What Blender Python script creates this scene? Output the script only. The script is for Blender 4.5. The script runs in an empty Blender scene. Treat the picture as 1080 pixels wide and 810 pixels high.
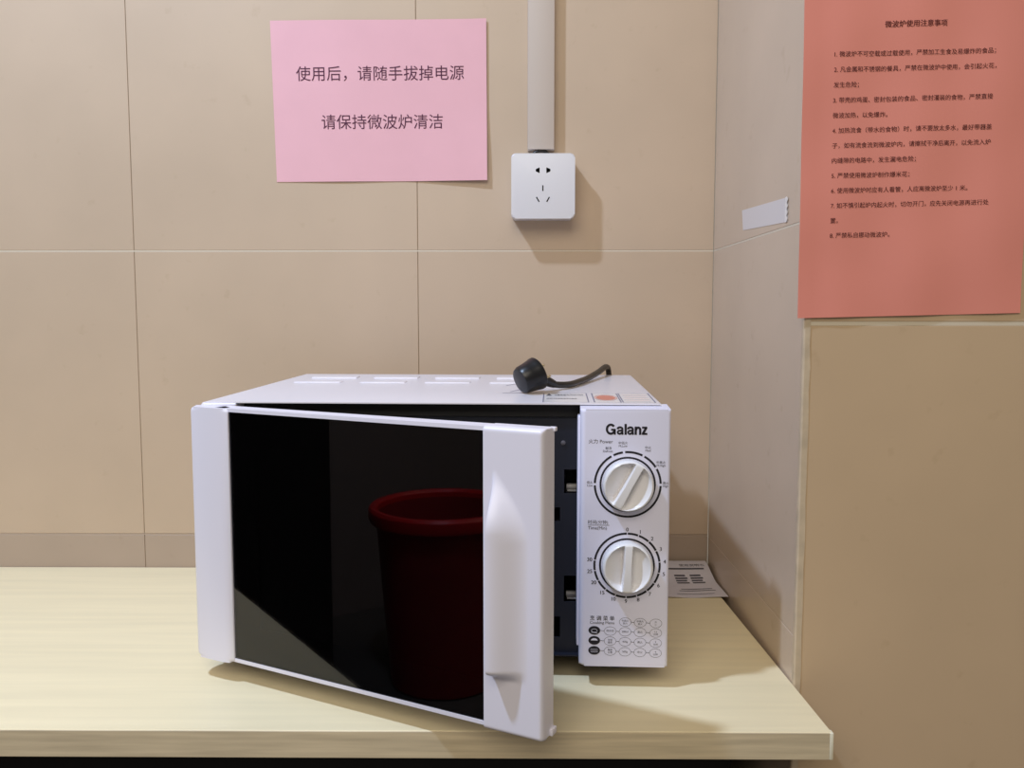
import bpy, bmesh, math, random
from mathutils import Vector, Matrix
from math import sin, cos, pi, radians

random.seed(7)
SC = bpy.context.scene
COL = SC.collection

# ------------------------------------------------------------------ camera
F_PX, PITCH, YAW = 888.37, -0.0833, 0.008
cam_d = bpy.data.cameras.new('camera')
cam = bpy.data.objects.new('camera', cam_d)
COL.objects.link(cam)
cam_d.sensor_fit = 'HORIZONTAL'
cam_d.sensor_width = 36.0
cam_d.lens = 36.0 * F_PX / 1080.0
cam_d.clip_start = 0.02
cam.location = (0.343, -1.1835, 0.3639)
cam.rotation_euler = (pi / 2 + PITCH, 0.0, YAW)
SC.camera = cam

# ------------------------------------------------------------------ world, ceiling lamp, fill light, exposure
world = bpy.data.worlds.new('world')
SC.world = world
world.use_nodes = True
bgn = world.node_tree.nodes['Background']
bgn.inputs[0].default_value = (1.0, 0.91, 0.76, 1)
bgn.inputs[1].default_value = 0.27

ld = bpy.data.lights.new('ceiling_lamp', 'AREA')
ld.shape = 'DISK'
ld.energy = 21.5
ld.color = (0.79, 1.0, 1.38)
ld.size = 0.09
lamp = bpy.data.objects.new('ceiling_lamp', ld)
lamp.location = (-0.45, -0.80, 1.74)
COL.objects.link(lamp)

fd = bpy.data.lights.new('fill_light', 'AREA')  # unseen area light added behind the camera as warm fill
fd.shape = 'RECTANGLE'
fd.size, fd.size_y = 1.6, 1.2
fd.energy = 27
fd.color = (1.0, 0.91, 0.76)
fill = bpy.data.objects.new('fill_light', fd)
fill.location = (-0.1, -2.3, 1.65)
fill.rotation_euler = (radians(48), 0, radians(-4))
COL.objects.link(fill)

SC.view_settings.view_transform = 'Standard'
SC.view_settings.look = 'None'
SC.view_settings.gamma = 1.0
SC.view_settings.use_curve_mapping = False
SC.view_settings.exposure = 0.0

# ------------------------------------------------------------------ materials
def s2l(r, g, b):
    f = lambda c: (c / 12.92 if c <= 0.04045 else ((c + 0.055) / 1.055) ** 2.4)
    return (f(r / 255), f(g / 255), f(b / 255), 1)

def mat(name, col, rough=0.5, spec=0.5, metal=0.0, noise=0.0, nscale=30.0, bump=0.0, bscale=200.0, stretch=None, coat=0.0):
    m = bpy.data.materials.new(name)
    m.use_nodes = True
    nt = m.node_tree
    b = nt.nodes['Principled BSDF']
    b.inputs['Roughness'].default_value = rough
    b.inputs['Specular IOR Level'].default_value = spec
    b.inputs['Metallic'].default_value = metal
    b.inputs['Coat Weight'].default_value = coat
    geo = nt.nodes.new('ShaderNodeNewGeometry')
    vec = geo.outputs['Position']
    if stretch:
        mp = nt.nodes.new('ShaderNodeMapping')
        mp.inputs['Scale'].default_value = stretch
        nt.links.new(vec, mp.inputs['Vector'])
        vec = mp.outputs[0]
    if noise > 0:
        n = nt.nodes.new('ShaderNodeTexNoise')
        n.inputs['Scale'].default_value = nscale
        n.inputs['Detail'].default_value = 6
        nt.links.new(vec, n.inputs['Vector'])
        r = nt.nodes.new('ShaderNodeValToRGB')
        r.color_ramp.elements[0].position = 0.3
        r.color_ramp.elements[1].position = 0.7
        r.color_ramp.elements[0].color = tuple(c * (1 - noise) for c in col[:3]) + (1,)
        r.color_ramp.elements[1].color = tuple(min(1, c * (1 + noise)) for c in col[:3]) + (1,)
        nt.links.new(n.outputs['Fac'], r.inputs['Fac'])
        nt.links.new(r.outputs['Color'], b.inputs['Base Color'])
    else:
        b.inputs['Base Color'].default_value = col
    if bump > 0:
        n2 = nt.nodes.new('ShaderNodeTexNoise')
        n2.inputs['Scale'].default_value = bscale
        n2.inputs['Detail'].default_value = 3
        nt.links.new(vec, n2.inputs['Vector'])
        bp = nt.nodes.new('ShaderNodeBump')
        bp.inputs['Strength'].default_value = bump
        bp.inputs['Distance'].default_value = 0.001
        nt.links.new(n2.outputs['Fac'], bp.inputs['Height'])
        nt.links.new(bp.outputs[0], b.inputs['Normal'])
    return m

def tile_mat(name, col, rough=0.35):
    m = bpy.data.materials.new(name)
    m.use_nodes = True
    nt = m.node_tree
    b = nt.nodes['Principled BSDF']
    b.inputs['Roughness'].default_value = rough
    b.inputs['Specular IOR Level'].default_value = 0.4
    geo = nt.nodes.new('ShaderNodeNewGeometry')
    n1 = nt.nodes.new('ShaderNodeTexNoise'); n1.inputs['Scale'].default_value = 5.0; n1.inputs['Detail'].default_value = 4
    n2 = nt.nodes.new('ShaderNodeTexNoise'); n2.inputs['Scale'].default_value = 42.0; n2.inputs['Detail'].default_value = 5
    for n in (n1, n2):
        nt.links.new(geo.outputs['Position'], n.inputs['Vector'])
    r1 = nt.nodes.new('ShaderNodeValToRGB')
    r1.color_ramp.elements[0].position, r1.color_ramp.elements[1].position = 0.3, 0.7
    r1.color_ramp.elements[0].color = tuple(c * 0.95 for c in col[:3]) + (1,)
    r1.color_ramp.elements[1].color = tuple(c * 1.05 for c in col[:3]) + (1,)
    r2 = nt.nodes.new('ShaderNodeValToRGB')
    r2.color_ramp.elements[0].position, r2.color_ramp.elements[1].position = 0.27, 0.36
    r2.color_ramp.elements[0].color = (0.94, 0.93, 0.91, 1)
    r2.color_ramp.elements[1].color = (1, 1, 1, 1)
    mx = nt.nodes.new('ShaderNodeMix'); mx.data_type = 'RGBA'; mx.blend_type = 'MULTIPLY'
    mx.inputs[0].default_value = 1.0
    nt.links.new(n1.outputs['Fac'], r1.inputs['Fac'])
    nt.links.new(n2.outputs['Fac'], r2.inputs['Fac'])
    nt.links.new(r1.outputs['Color'], mx.inputs[6])
    nt.links.new(r2.outputs['Color'], mx.inputs[7])
    nt.links.new(mx.outputs[2], b.inputs['Base Color'])
    return m

def glass_mat(name):
    m = bpy.data.materials.new(name)
    m.use_nodes = True
    b = m.node_tree.nodes['Principled BSDF']
    b.inputs['Base Color'].default_value = (0.16, 0.15, 0.16, 1)
    b.inputs['Roughness'].default_value = 0.015
    b.inputs['IOR'].default_value = 1.53
    b.inputs['Transmission Weight'].default_value = 1.0
    return m

def screen_mat(name):
    # black sheet pierced with a fine grid of holes
    m = bpy.data.materials.new(name)
    m.use_nodes = True
    nt = m.node_tree
    b = nt.nodes['Principled BSDF']
    b.inputs['Roughness'].default_value = 0.35
    tc = nt.nodes.new('ShaderNodeTexCoord')
    mp = nt.nodes.new('ShaderNodeMapping'); mp.inputs['Scale'].default_value = (450, 450, 450)
    nt.links.new(tc.outputs['Object'], mp.inputs['Vector'])
    sx = nt.nodes.new('ShaderNodeSeparateXYZ'); nt.links.new(mp.outputs[0], sx.inputs[0])
    acc = []
    for ax in ('X', 'Z'):
        f = nt.nodes.new('ShaderNodeMath'); f.operation = 'FRACT'; nt.links.new(sx.outputs[ax], f.inputs[0])
        s = nt.nodes.new('ShaderNodeMath'); s.operation = 'SUBTRACT'; s.inputs[1].default_value = 0.5; nt.links.new(f.outputs[0], s.inputs[0])
        q = nt.nodes.new('ShaderNodeMath'); q.operation = 'MULTIPLY'; nt.links.new(s.outputs[0], q.inputs[0]); nt.links.new(s.outputs[0], q.inputs[1])
        acc.append(q)
    a = nt.nodes.new('ShaderNodeMath'); a.operation = 'ADD'
    nt.links.new(acc[0].outputs[0], a.inputs[0]); nt.links.new(acc[1].outputs[0], a.inputs[1])
    lt = nt.nodes.new('ShaderNodeMath'); lt.operation = 'LESS_THAN'; lt.inputs[1].default_value = 0.1
    nt.links.new(a.outputs[0], lt.inputs[0])
    mx = nt.nodes.new('ShaderNodeMix'); mx.data_type = 'RGBA'
    mx.inputs[6].default_value = (0.045, 0.042, 0.045, 1); mx.inputs[7].default_value = (0.004, 0.004, 0.004, 1)
    nt.links.new(lt.outputs[0], mx.inputs[0])
    nt.links.new(mx.outputs[2], b.inputs['Base Color'])
    return m

M_TILE = tile_mat('wall_tile', (0.54, 0.416, 0.304), 0.42)
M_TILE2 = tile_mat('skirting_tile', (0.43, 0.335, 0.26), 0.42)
M_TILE_R = tile_mat('return_tile', (0.60, 0.48, 0.375), 0.25)
M_TILE_F = tile_mat('pier_tile', (0.58, 0.425, 0.275), 0.4)
M_GROUT = mat('grout', (0.66, 0.58, 0.46, 1), 0.8)
M_GROUTD = mat('grout_dark', (0.34, 0.26, 0.18, 1), 0.9)
M_TRIM = mat('corner_bead', (0.57, 0.46, 0.33, 1), 0.5, noise=0.12, nscale=60)
M_WHITE = mat('white_plastic', (0.78, 0.76, 0.87, 1), 0.32)
M_PANEL = mat('panel_plastic', (0.76, 0.75, 0.91, 1), 0.35)
M_SHELL = mat('shell_enamel', (0.80, 0.775, 0.83, 1), 0.28)
M_KNOB = mat('knob_plastic', (0.82, 0.81, 0.84, 1), 0.25)
M_NAVY = mat('front_plate_navy', (0.012, 0.014, 0.024, 1), 0.4, 0.35)
M_CAVITY = mat('cavity_enamel', (0.02, 0.02, 0.024, 1), 0.5)
M_GLASS = glass_mat('tinted_glass')
M_SCREEN = screen_mat('pierced_screen')
M_INK = mat('black_ink', (0.022, 0.020, 0.026, 1), 0.6, 0.2)
M_INKG = mat('grey_ink', (0.10, 0.095, 0.11, 1), 0.6, 0.2)
M_INKR = mat('maroon_ink', (0.13, 0.030, 0.028, 1), 0.7, 0.1)
M_INKP = mat('plum_ink', (0.10, 0.035, 0.065, 1), 0.7, 0.1)
M_PINK = mat('pink_paper', (0.80, 0.46, 0.51, 1), 0.8, 0.15, noise=0.02, nscale=18)
M_CORAL = mat('coral_paper', (0.76, 0.28, 0.225, 1), 0.75, 0.15, noise=0.03, nscale=9)
M_SOCKET = mat('socket_plastic', (0.70, 0.69, 0.72, 1), 0.3)
M_TRUNK = mat('trunking_plastic', (0.60, 0.52, 0.46, 1), 0.45)
M_DARK = mat('dark_slot', (0.01, 0.009, 0.009, 1), 0.7, 0.1)
M_BLACK = mat('black_rubber', (0.006, 0.0055, 0.007, 1), 0.33, 0.4)
M_CABLE = mat('cable_rubber', (0.014, 0.011, 0.009, 1), 0.38, 0.5)
M_BRASS = mat('brass', (0.62, 0.50, 0.30, 1), 0.3, metal=0.8)
M_WOOD = mat('pale_laminate', (0.83, 0.725, 0.485, 1), 0.42, 0.35, noise=0.05, nscale=3.0, bump=0.05, bscale=6, stretch=(1.2, 22, 22))
M_WOODE = mat('laminate_edge', (0.62, 0.52, 0.36, 1), 0.5, 0.3, noise=0.16, nscale=3.0, stretch=(3, 40, 60))
M_BAND = mat('end_banding', (0.80, 0.76, 0.62, 1), 0.5)
M_SHEET = mat('printed_sheet', (0.70, 0.66, 0.70, 1), 0.6, 0.3)
M_TAPE = mat('white_tape', (0.70, 0.68, 0.70, 1), 0.15, 0.6)
M_TAPEE = mat('tape_edge', (0.86, 0.84, 0.82, 1), 0.3, 0.5)
M_STICK = mat('sticker_film', (0.80, 0.78, 0.80, 1), 0.2, 0.5)
M_LBLUE = mat('label_line', (0.16, 0.16, 0.24, 1), 0.5)
M_BINB = mat('dark_red_plastic', (0.34, 0.02, 0.025, 1), 0.35)
M_ROOM = mat('painted_wall', (0.24, 0.19, 0.175, 1), 0.7, noise=0.03, nscale=4)
M_LATCH = mat('latch_plastic', (0.30, 0.29, 0.29, 1), 0.4)
M_RED = mat('warning_red', (0.60, 0.22, 0.16, 1), 0.5)
M_PEACH = mat('faded_print', (0.74, 0.62, 0.58, 1), 0.5)
M_STEEL = mat('steel', (0.55, 0.55, 0.57, 1), 0.35, metal=0.9)
M_BIN = mat('red_plastic', (0.85, 0.02, 0.025, 1), 0.35)
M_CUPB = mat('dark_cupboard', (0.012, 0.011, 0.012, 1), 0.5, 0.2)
M_FLOOR = mat('floor_tile', (0.10, 0.09, 0.08, 1), 0.5, noise=0.1, nscale=8)

# ------------------------------------------------------------------ helpers
def finish(o, bm, mats, parent, smooth=35):
    me = o.data
    bmesh.ops.recalc_face_normals(bm, faces=bm.faces)
    bm.to_mesh(me); bm.free()
    for m in (mats if isinstance(mats, (list, tuple)) else [mats]):
        me.materials.append(m)
    if smooth:
        me.shade_smooth(); me.set_sharp_from_angle(angle=radians(smooth))
    if parent:
        o.parent = parent

def obj(name, bm, mats, parent=None, loc=None, rot=None, smooth=35):
    me = bpy.data.meshes.new(name)
    o = bpy.data.objects.new(name, me)
    COL.objects.link(o)
    finish(o, bm, mats, parent, smooth)
    if loc: o.location = loc
    if rot: o.rotation_euler = rot
    return o

def thing(name, label, cat, loc=(0, 0, 0), rotz=0.0, group=None):
    o = bpy.data.objects.new(name, None)
    COL.objects.link(o)
    o.location = loc; o.rotation_euler = (0, 0, rotz); o.empty_display_size = 0.05
    o['label'] = label; o['category'] = cat
    if group: o['group'] = group
    return o

def tag(o, label, cat, group=None):
    o['label'] = label; o['category'] = cat
    if group: o['group'] = group
    return o

def struct(o):
    o['kind'] = 'structure'; return o

def rbox(bm, x0, x1, y0, y1, z0, z1, r=0.0, seg=2, mi=0):
    b2 = bmesh.new()
    bmesh.ops.create_cube(b2, size=1)
    for v in b2.verts:
        v.co = Vector(((x0 + x1) / 2 + v.co.x * (x1 - x0), (y0 + y1) / 2 + v.co.y * (y1 - y0), (z0 + z1) / 2 + v.co.z * (z1 - z0)))
    if r > 0:
        bmesh.ops.bevel(b2, geom=list(b2.edges), offset=r, segments=seg, profile=0.5, affect='EDGES')
    for f in b2.faces: f.material_index = mi
    merge(bm, b2)

def merge(bm, b2):
    vm = {v: bm.verts.new(v.co) for v in b2.verts}
    for f in b2.faces:
        nf = bm.faces.new([vm[v] for v in f.verts]); nf.material_index = f.material_index
    b2.free()

def plate_holes(bm, u0, u1, z0, z1, holes, y0, y1):
    """a plate in the xz plane between y0 (front) and y1 with rectangular holes"""
    us = sorted({u0, u1, *[h[0] for h in holes], *[h[1] for h in holes]})
    zs = sorted({z0, z1, *[h[2] for h in holes], *[h[3] for h in holes]})
    b2 = bmesh.new()
    V = {}
    def v(i, j):
        if (i, j) not in V: V[i, j] = b2.verts.new((us[i], y0, zs[j]))
        return V[i, j]
    for i in range(len(us) - 1):
        for j in range(len(zs) - 1):
            cu, cz = (us[i] + us[i + 1]) / 2, (zs[j] + zs[j + 1]) / 2
            if any(h[0] < cu < h[1] and h[2] < cz < h[3] for h in holes): continue
            b2.faces.new([v(i, j), v(i + 1, j), v(i + 1, j + 1), v(i, j + 1)])
    r = bmesh.ops.extrude_face_region(b2, geom=list(b2.faces))
    for e in r['geom']:
        if isinstance(e, bmesh.types.BMVert): e.co.y = y1
    merge(bm, b2)

def prism(bm, pts, z0, z1, r=0.0, seg=3):
    """polygon in xy extruded along z, its two end loops bevelled by r"""
    b2 = bmesh.new()
    lo = [b2.verts.new((x, y, z0)) for x, y in pts]
    hi = [b2.verts.new((x, y, z1)) for x, y in pts]
    n = len(pts)
    f0 = b2.faces.new(lo[::-1]); f1 = b2.faces.new(hi)
    for i in range(n):
        b2.faces.new([lo[i], lo[(i + 1) % n], hi[(i + 1) % n], hi[i]])
    if r > 0:
        bmesh.ops.bevel(b2, geom=list(f0.edges) + list(f1.edges), offset=r, segments=seg, profile=0.5, affect='EDGES')
    merge(bm, b2)

def lathe(bm, prof, n=48, ax='z', org=(0, 0, 0), cap=True):
    b2 = bmesh.new()
    rings = []
    for r, h in prof:
        ring = []
        for k in range(n):
            a = 2 * pi * k / n
            p = (r * cos(a), r * sin(a), h)
            if ax == 'y': p = (p[0], p[2], p[1])
            if ax == 'x': p = (p[2], p[0], p[1])
            ring.append(b2.verts.new(Vector(p) + Vector(org)))
        rings.append(ring)
    for i in range(len(rings) - 1):
        for k in range(n):
            b2.faces.new([rings[i][k], rings[i][(k + 1) % n], rings[i + 1][(k + 1) % n], rings[i + 1][k]])
    if cap:
        b2.faces.new(rings[0]); b2.faces.new(rings[-1])
    merge(bm, b2)

def tube(bm, pts, rad, n=14, caps=True):
    """round tube along a Catmull-Rom path"""
    P = [Vector(p) for p in pts]
    S = []
    for i in range(len(P) - 1):
        p0, p1, p2, p3 = P[max(i - 1, 0)], P[i], P[i + 1], P[min(i + 2, len(P) - 1)]
        for k in range(8):
            t = k / 8
            S.append(0.5 * ((2 * p1) + (p2 - p0) * t + (2 * p0 - 5 * p1 + 4 * p2 - p3) * t * t + (3 * p1 - p0 - 3 * p2 + p3) * t ** 3))
    S.append(P[-1])
    b2 = bmesh.new()
    rings = []
    up = Vector((0, 0, 1))
    prev = None
    for i, c in enumerate(S):
        t = (S[min(i + 1, len(S) - 1)] - S[max(i - 1, 0)]).normalized()
        if prev is None:
            a = t.cross(up)
            if a.length < 1e-3: a = t.cross(Vector((1, 0, 0)))
            a.normalize()
        else:
            a = (prev - t * prev.dot(t)).normalized()
        prev = a
        b = t.cross(a)
        r = rad(i / (len(S) - 1)) if callable(rad) else rad
        rings.append([b2.verts.new(c + a * r * cos(2 * pi * k / n) + b * r * sin(2 * pi * k / n)) for k in range(n)])
    for i in range(len(rings) - 1):
        for k in range(n):
            b2.faces.new([rings[i][k], rings[i][(k + 1) % n], rings[i + 1][(k + 1) % n], rings[i + 1][k]])
    if caps:
        b2.faces.new(rings[0][::-1]); b2.faces.new(rings[-1])
    merge(bm, b2)

def text_geo(body, bold=0.0):
    """triangles of a line of type, its box and a list of faces (unit size)"""
    cu = bpy.data.curves.new('type', 'FONT')
    cu.body = body; cu.size = 1.0; cu.offset = bold; cu.resolution_u = 3
    o = bpy.data.objects.new('type', cu)
    COL.objects.link(o)
    dg = bpy.context.evaluated_depsgraph_get()
    me = bpy.data.meshes.new_from_object(o.evaluated_get(dg))
    vs = [(v.co.x, v.co.y) for v in me.vertices]
    fs = [tuple(p.vertices) for p in me.polygons]
    bpy.data.objects.remove(o); bpy.data.curves.remove(cu); bpy.data.meshes.remove(me)
    return vs, fs

def put_text(bm, body, put, x, z, h=None, w=None, ax=0.0, bold=0.0, em=None, squeeze=1.0):
    """set type with its left (ax 0), centre (0.5) or right (1) at x, baseline at z; put(u, v) -> point.
    The size comes from the em, from the height of the letters or from the width of the line."""
    vs, fs = text_geo(body, 0.0)
    if not vs: return
    x0, x1 = min(v[0] for v in vs), max(v[0] for v in vs)
    y0, y1 = min(v[1] for v in vs), max(v[1] for v in vs)
    if w: sx = w / (x1 - x0); sy = h / (y1 - y0) if h else sx
    elif h: sx = sy = h / (y1 - y0)
    else: sx = sy = em
    sx *= squeeze
    W = (x1 - x0) * sx
    for dx in ((-bold, bold) if bold else (0,)):         # heavy type is struck twice
        nv = [bm.verts.new(put(x - ax * W + (a - x0 + dx) * sx, z + b * sy)) for a, b in vs]
        for f in fs:
            try: bm.faces.new([nv[i] for i in f])
            except ValueError: pass

def stroke(bm, put, pts, w, closed=False):
    """a flat printed line of width w through 2D points"""
    n = len(pts)
    L, R = [], []
    for i in range(n):
        a = Vector(pts[(i - 1) % n] if closed or i > 0 else pts[i]); b = Vector(pts[(i + 1) % n] if closed or i < n - 1 else pts[i])
        t = (b - a).normalized(); nn = Vector((-t.y, t.x)) * w / 2
        p = Vector(pts[i])
        L.append(bm.verts.new(put(*(p + nn)))); R.append(bm.verts.new(put(*(p - nn))))
    for i in range(n if closed else n - 1):
        j = (i + 1) % n
        bm.faces.new([L[i], L[j], R[j], R[i]])

def arc(cx, cz, rx, rz, a0, a1, n=40):
    return [(cx + rx * cos(a0 + (a1 - a0) * k / n), cz + rz * sin(a0 + (a1 - a0) * k / n)) for k in range(n + 1)]

def disc(bm, put, cx, cz, rx, rz, n=32):
    bm.faces.new([bm.verts.new(put(cx + rx * cos(2 * pi * k / n), cz + rz * sin(2 * pi * k / n))) for k in range(n)])

def quad(bm, put, u0, u1, v0, v1):
    bm.faces.new([bm.verts.new(put(a, b)) for a, b in ((u0, v0), (u1, v0), (u1, v1), (u0, v1))])

# ------------------------------------------------------------------ the room
TC, YF = 0.6137, -0.3805              # the return wall's plane; the pier's front plane
ZF = -0.75
XL, XR, ZT = -1.95, 1.75, 1.80

def tiled_wall(name, us, zs, place, mats, gaps=(0.0009, 0.0022), depth=0.003, zdark=None, bed=0.08):
    """slabs over a grout bed; place(u, d, z) turns wall coordinates (d = out of the wall) into a point"""
    bm = bmesh.new()
    b2 = bmesh.new()
    rbox(b2, us[0], us[-1], -bed, depth - 0.0011, zs[0], zs[-1], mi=1)
    for j in range(1, len(zs) - 1):      # lighter filled bed joints
        rbox(b2, us[0], us[-1], -0.01, depth - 0.0003, zs[j] - gaps[1] / 2 + 0.0001, zs[j] + gaps[1] / 2 - 0.0001, mi=3 if abs(zs[j] - 0.0484) < 0.001 else 2)
    for i in range(len(us) - 1):
        for j in range(len(zs) - 1):
            g0 = gaps[0] / 2; g1 = gaps[1] / 2
            rbox(b2, us[i] + (g0 if i else 0), us[i + 1] - (g0 if i < len(us) - 2 else 0), min(-0.001, -bed / 4), depth,
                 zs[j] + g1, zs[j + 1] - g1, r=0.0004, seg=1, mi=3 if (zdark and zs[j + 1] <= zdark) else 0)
    for v in b2.verts: v.co = Vector(place(*v.co))
    merge(bm, b2)
    return struct(obj(name, bm, mats, smooth=0))

ZJ = [ZF, -0.355, 0.0484, 0.451, 0.854, 1.257, 1.66, ZT]
tiled_wall('wall_back', [XL, -1.385, -0.988, -0.591, -0.1943, 0.2024, TC - 0.0005], ZJ,
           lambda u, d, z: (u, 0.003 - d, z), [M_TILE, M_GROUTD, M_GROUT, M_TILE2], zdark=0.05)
tiled_wall('wall_right', [YF + 0.0045, -0.0005], ZJ, lambda u, d, z: (TC + 0.003 - d, u, z), [M_TILE_R, M_GROUTD, M_GROUT, M_TILE_R], bed=0.008)
tiled_wall('wall_front', [TC + 0.0060, 1.02, XR], [ZF, 0.3545, 0.757, 1.16, 1.563, ZT],
           lambda u, d, z: (u, YF + 0.003 - d, z), [M_TILE_F, M_GROUTD, M_GROUT, M_TILE_F], gaps=(0.0009, 0.004), bed=0.008)
bm = bmesh.new()
NS = 120
def bead(k):
    z = ZF + k * (ZT - ZF) / NS
    j = random.uniform(-0.0007, 0.0007)
    x0, x1, y0, y1, r = TC - 0.0004, TC + 0.0062 + j, YF - 0.0006 + j * 0.3, YF + 0.005, 0.0012 + 0.8 * abs(j)
    return [bm.verts.new((x, y, z)) for x, y in ((x0, y1), (x0, y0 + r), (x0 + r * 0.4, y0 + r * 0.4), (x0 + r, y0), (x1, y0), (x1, y1))]
prev = bead(0)
for k in range(1, NS + 1):
    cur = bead(k)
    for i in range(6): bm.faces.new([prev[i], prev[(i + 1) % 6], cur[(i + 1) % 6], cur[i]])
    prev = cur
struct(obj('trim_1', bm, M_TRIM, smooth=0))
bm = bmesh.new(); rbox(bm, XL, XR, -3.2, 0.0, ZF - 0.05, ZF)
struct(obj('floor', bm, M_FLOOR, smooth=0))
bm = bmesh.new(); rbox(bm, XL - 0.08, XL, -3.2, 0.0, ZF, ZT)
struct(obj('wall_left', bm, M_ROOM, smooth=0))

# ------------------------------------------------------------------ worktop
wt = thing('worktop', 'long pale wood laminate worktop carrying the white microwave oven', 'worktop', (0, 0, 0))
WX0, WD, WT = -0.98, -0.4746, 0.0250
bm = bmesh.new()
def xr_at(y): return 0.600 + (0.6166 - 0.600) * (y / WD)
pts = [(WX0, -0.001), (WX0, WD), (xr_at(WD), WD), (xr_at(-0.001), -0.001)]
prism(bm, pts, -WT, 0.0, 0.0006, 1)
obj('tabletop', bm, M_WOOD, wt)
bm = bmesh.new(); rbox(bm, WX0, xr_at(WD) - 0.002, WD - 0.0008, WD + 0.0005, -WT + 0.0003, -0.0005, 0.0003, 1)
obj('front_edge_band', bm, M_WOODE, wt)
bm = bmesh.new(); rbox(bm, xr_at(WD) - 0.0022, xr_at(WD) + 0.0012, WD - 0.0012, WD + 0.006, -WT + 0.0003, -0.0003, 0.0008, 2)
obj('end_band', bm, M_BAND, wt)
bm = bmesh.new(); rbox(bm, WX0 + 0.02, 0.575, -0.30, -0.28, ZF, -WT, 0.001, 1)  # added black sheet in place of the shade under the worktop
obj('shade_sheet', bm, M_CUPB, wt)['label'] = 'added black sheet standing in for the shade under the worktop'
bm = bmesh.new(); rbox(bm, WX0, WX0 + 0.02, -0.45, -0.01, ZF, -WT, 0.001, 1)
obj('side_panel', bm, M_WOODE, wt)

# ------------------------------------------------------------------ microwave oven
TH = -0.042
OX, OY = 0.0213, -0.3723
MW, ZB, ZTOP = 0.4663, 0.0222, 0.2735
HD = 0.308                                      # depth of the housing
mo = thing('microwave_oven', 'white microwave oven with two dials, its glass door ajar, on the worktop', 'microwave oven',
           (OX + cos(TH) * MW / 2 - sin(TH) * HD / 2, OY + sin(TH) * MW / 2 + cos(TH) * HD / 2, 0.0), TH)
SHIFT = Vector((-MW / 2, -HD / 2, 0))
def mobj(name, bm, mats, parent=None, smooth=35):
    bmesh.ops.translate(bm, verts=bm.verts, vec=SHIFT)
    return obj(name, bm, mats, parent or mo, smooth=smooth)

YS = 0.022                                      # front rim of the housing
# housing: folded sheet, open at the front
b2 = bmesh.new()
bmesh.ops.create_cube(b2, size=1)
for v in b2.verts:
    v.co = Vector((MW / 2 + v.co.x * (MW - 0.008), (YS + HD) / 2 + v.co.y * (HD - YS), (ZB + 0.2765) / 2 + v.co.z * (0.2765 - ZB)))
b2.faces.ensure_lookup_table()
bmesh.ops.delete(b2, geom=[f for f in b2.faces if f.calc_center_median().y < YS + 0.001], context='FACES')
bmesh.ops.bevel(b2, geom=[e for e in b2.edges if not e.is_boundary], offset=0.004, segments=3, profile=0.5, affect='EDGES')
for f in b2.faces:
    if f.calc_center_median().z < ZB + 0.001: f.material_index = 1  # underside coloured dark to stand in for the shadow below the oven
def rear(u, y, z):
    """the cover narrows and rises a little towards the rear"""
    t = (y - YS) / (HD - YS)
    k = 1 - t * 0.0545
    return Vector((MW / 2 + (u - MW / 2) * k + 0.0074 * t, y, z + (0.0077 * t if z > 0.1 else 0)))
for v in b2.verts: v.co = rear(*v.co)
bmesh.ops.recalc_face_normals(b2, faces=b2.faces)
bmesh.ops.solidify(b2, geom=list(b2.faces), thickness=0.0012)
bm = bmesh.new(); merge(bm, b2)
housing = mobj('housing', bm, [M_SHELL, M_NAVY])
# embossed louvres on the top at the rear
for k, (ua, ub) in enumerate([(0.035, 0.095), (0.118, 0.176), (0.199, 0.257), (0.280, 0.336)]):
    bm = bmesh.new()
    rbox(bm, ua, ub, 0.250, 0.268, 0.2755, 0.2778, 0.0008, 2)
    for v in bm.verts: v.co = rear(*v.co)
    mobj('vent_louvre', bm, M_SHELL)
    bm = bmesh.new()
    rbox(bm, ua - 0.004, ub - 0.006, 0.200, 0.216, 0.2755, 0.2773, 0.0006, 2)
    for v in bm.verts: v.co = rear(*v.co)
    mobj('vent_louvre', bm, M_SHELL)
# feet
for u, y in ((0.045, 0.05), (MW - 0.045, 0.06), (0.045, 0.255), (MW - 0.045, 0.255)):
    bm = bmesh.new(); lathe(bm, [(0.011, 0.0), (0.0125, 0.003), (0.014, ZB + 0.002)], 24, 'z', (u, y, 0))
    mobj('foot', bm, M_BLACK)
# navy front plate with latch slots and the cavity behind it
SL = [(0.3660, 0.3782, 0.1860, 0.2100), (0.3662, 0.3790, 0.0755, 0.1023), (0.3560, 0.3620, 0.1577, 0.1717), (0.3560, 0.3625, 0.0390, 0.0600)]
bm = bmesh.new()
plate_holes(bm, 0.0060, MW - 0.006, 0.0235, 0.2610, [(0.045, 0.335, 0.048, 0.235)] + SL, 0.030, 0.0315)
rbox(bm, 0.0060, MW - 0.006, 0.030, 0.046, 0.2600, 0.2612, 0.0004, 1)
mobj('front_plate', bm, M_NAVY)
bm = bmesh.new(); rbox(bm, 0.0058, 0.040, 0.0205, 0.043, 0.2605, 0.2752, 0.001, 1)
mobj('hinge_cover', bm, M_WHITE)
bm = bmesh.new(); rbox(bm, 0.0065, MW - 0.0065, 0.044, 0.046, 0.2612, 0.2745)
mobj('front_rail', bm, M_CAVITY)
b2 = bmesh.new()
bmesh.ops.create_cube(b2, size=1)
for v in b2.verts: v.co = Vector((0.190 + v.co.x * 0.29, 0.156 + v.co.y * 0.248, 0.1415 + v.co.z * 0.187))
bmesh.ops.delete(b2, geom=[f for f in b2.faces if f.calc_center_median().y < 0.04], context='FACES')
bmesh.ops.solidify(b2, geom=list(b2.faces), thickness=-0.001)
bm = bmesh.new(); merge(bm, b2)
mobj('cavity', bm, M_CAVITY)
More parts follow.
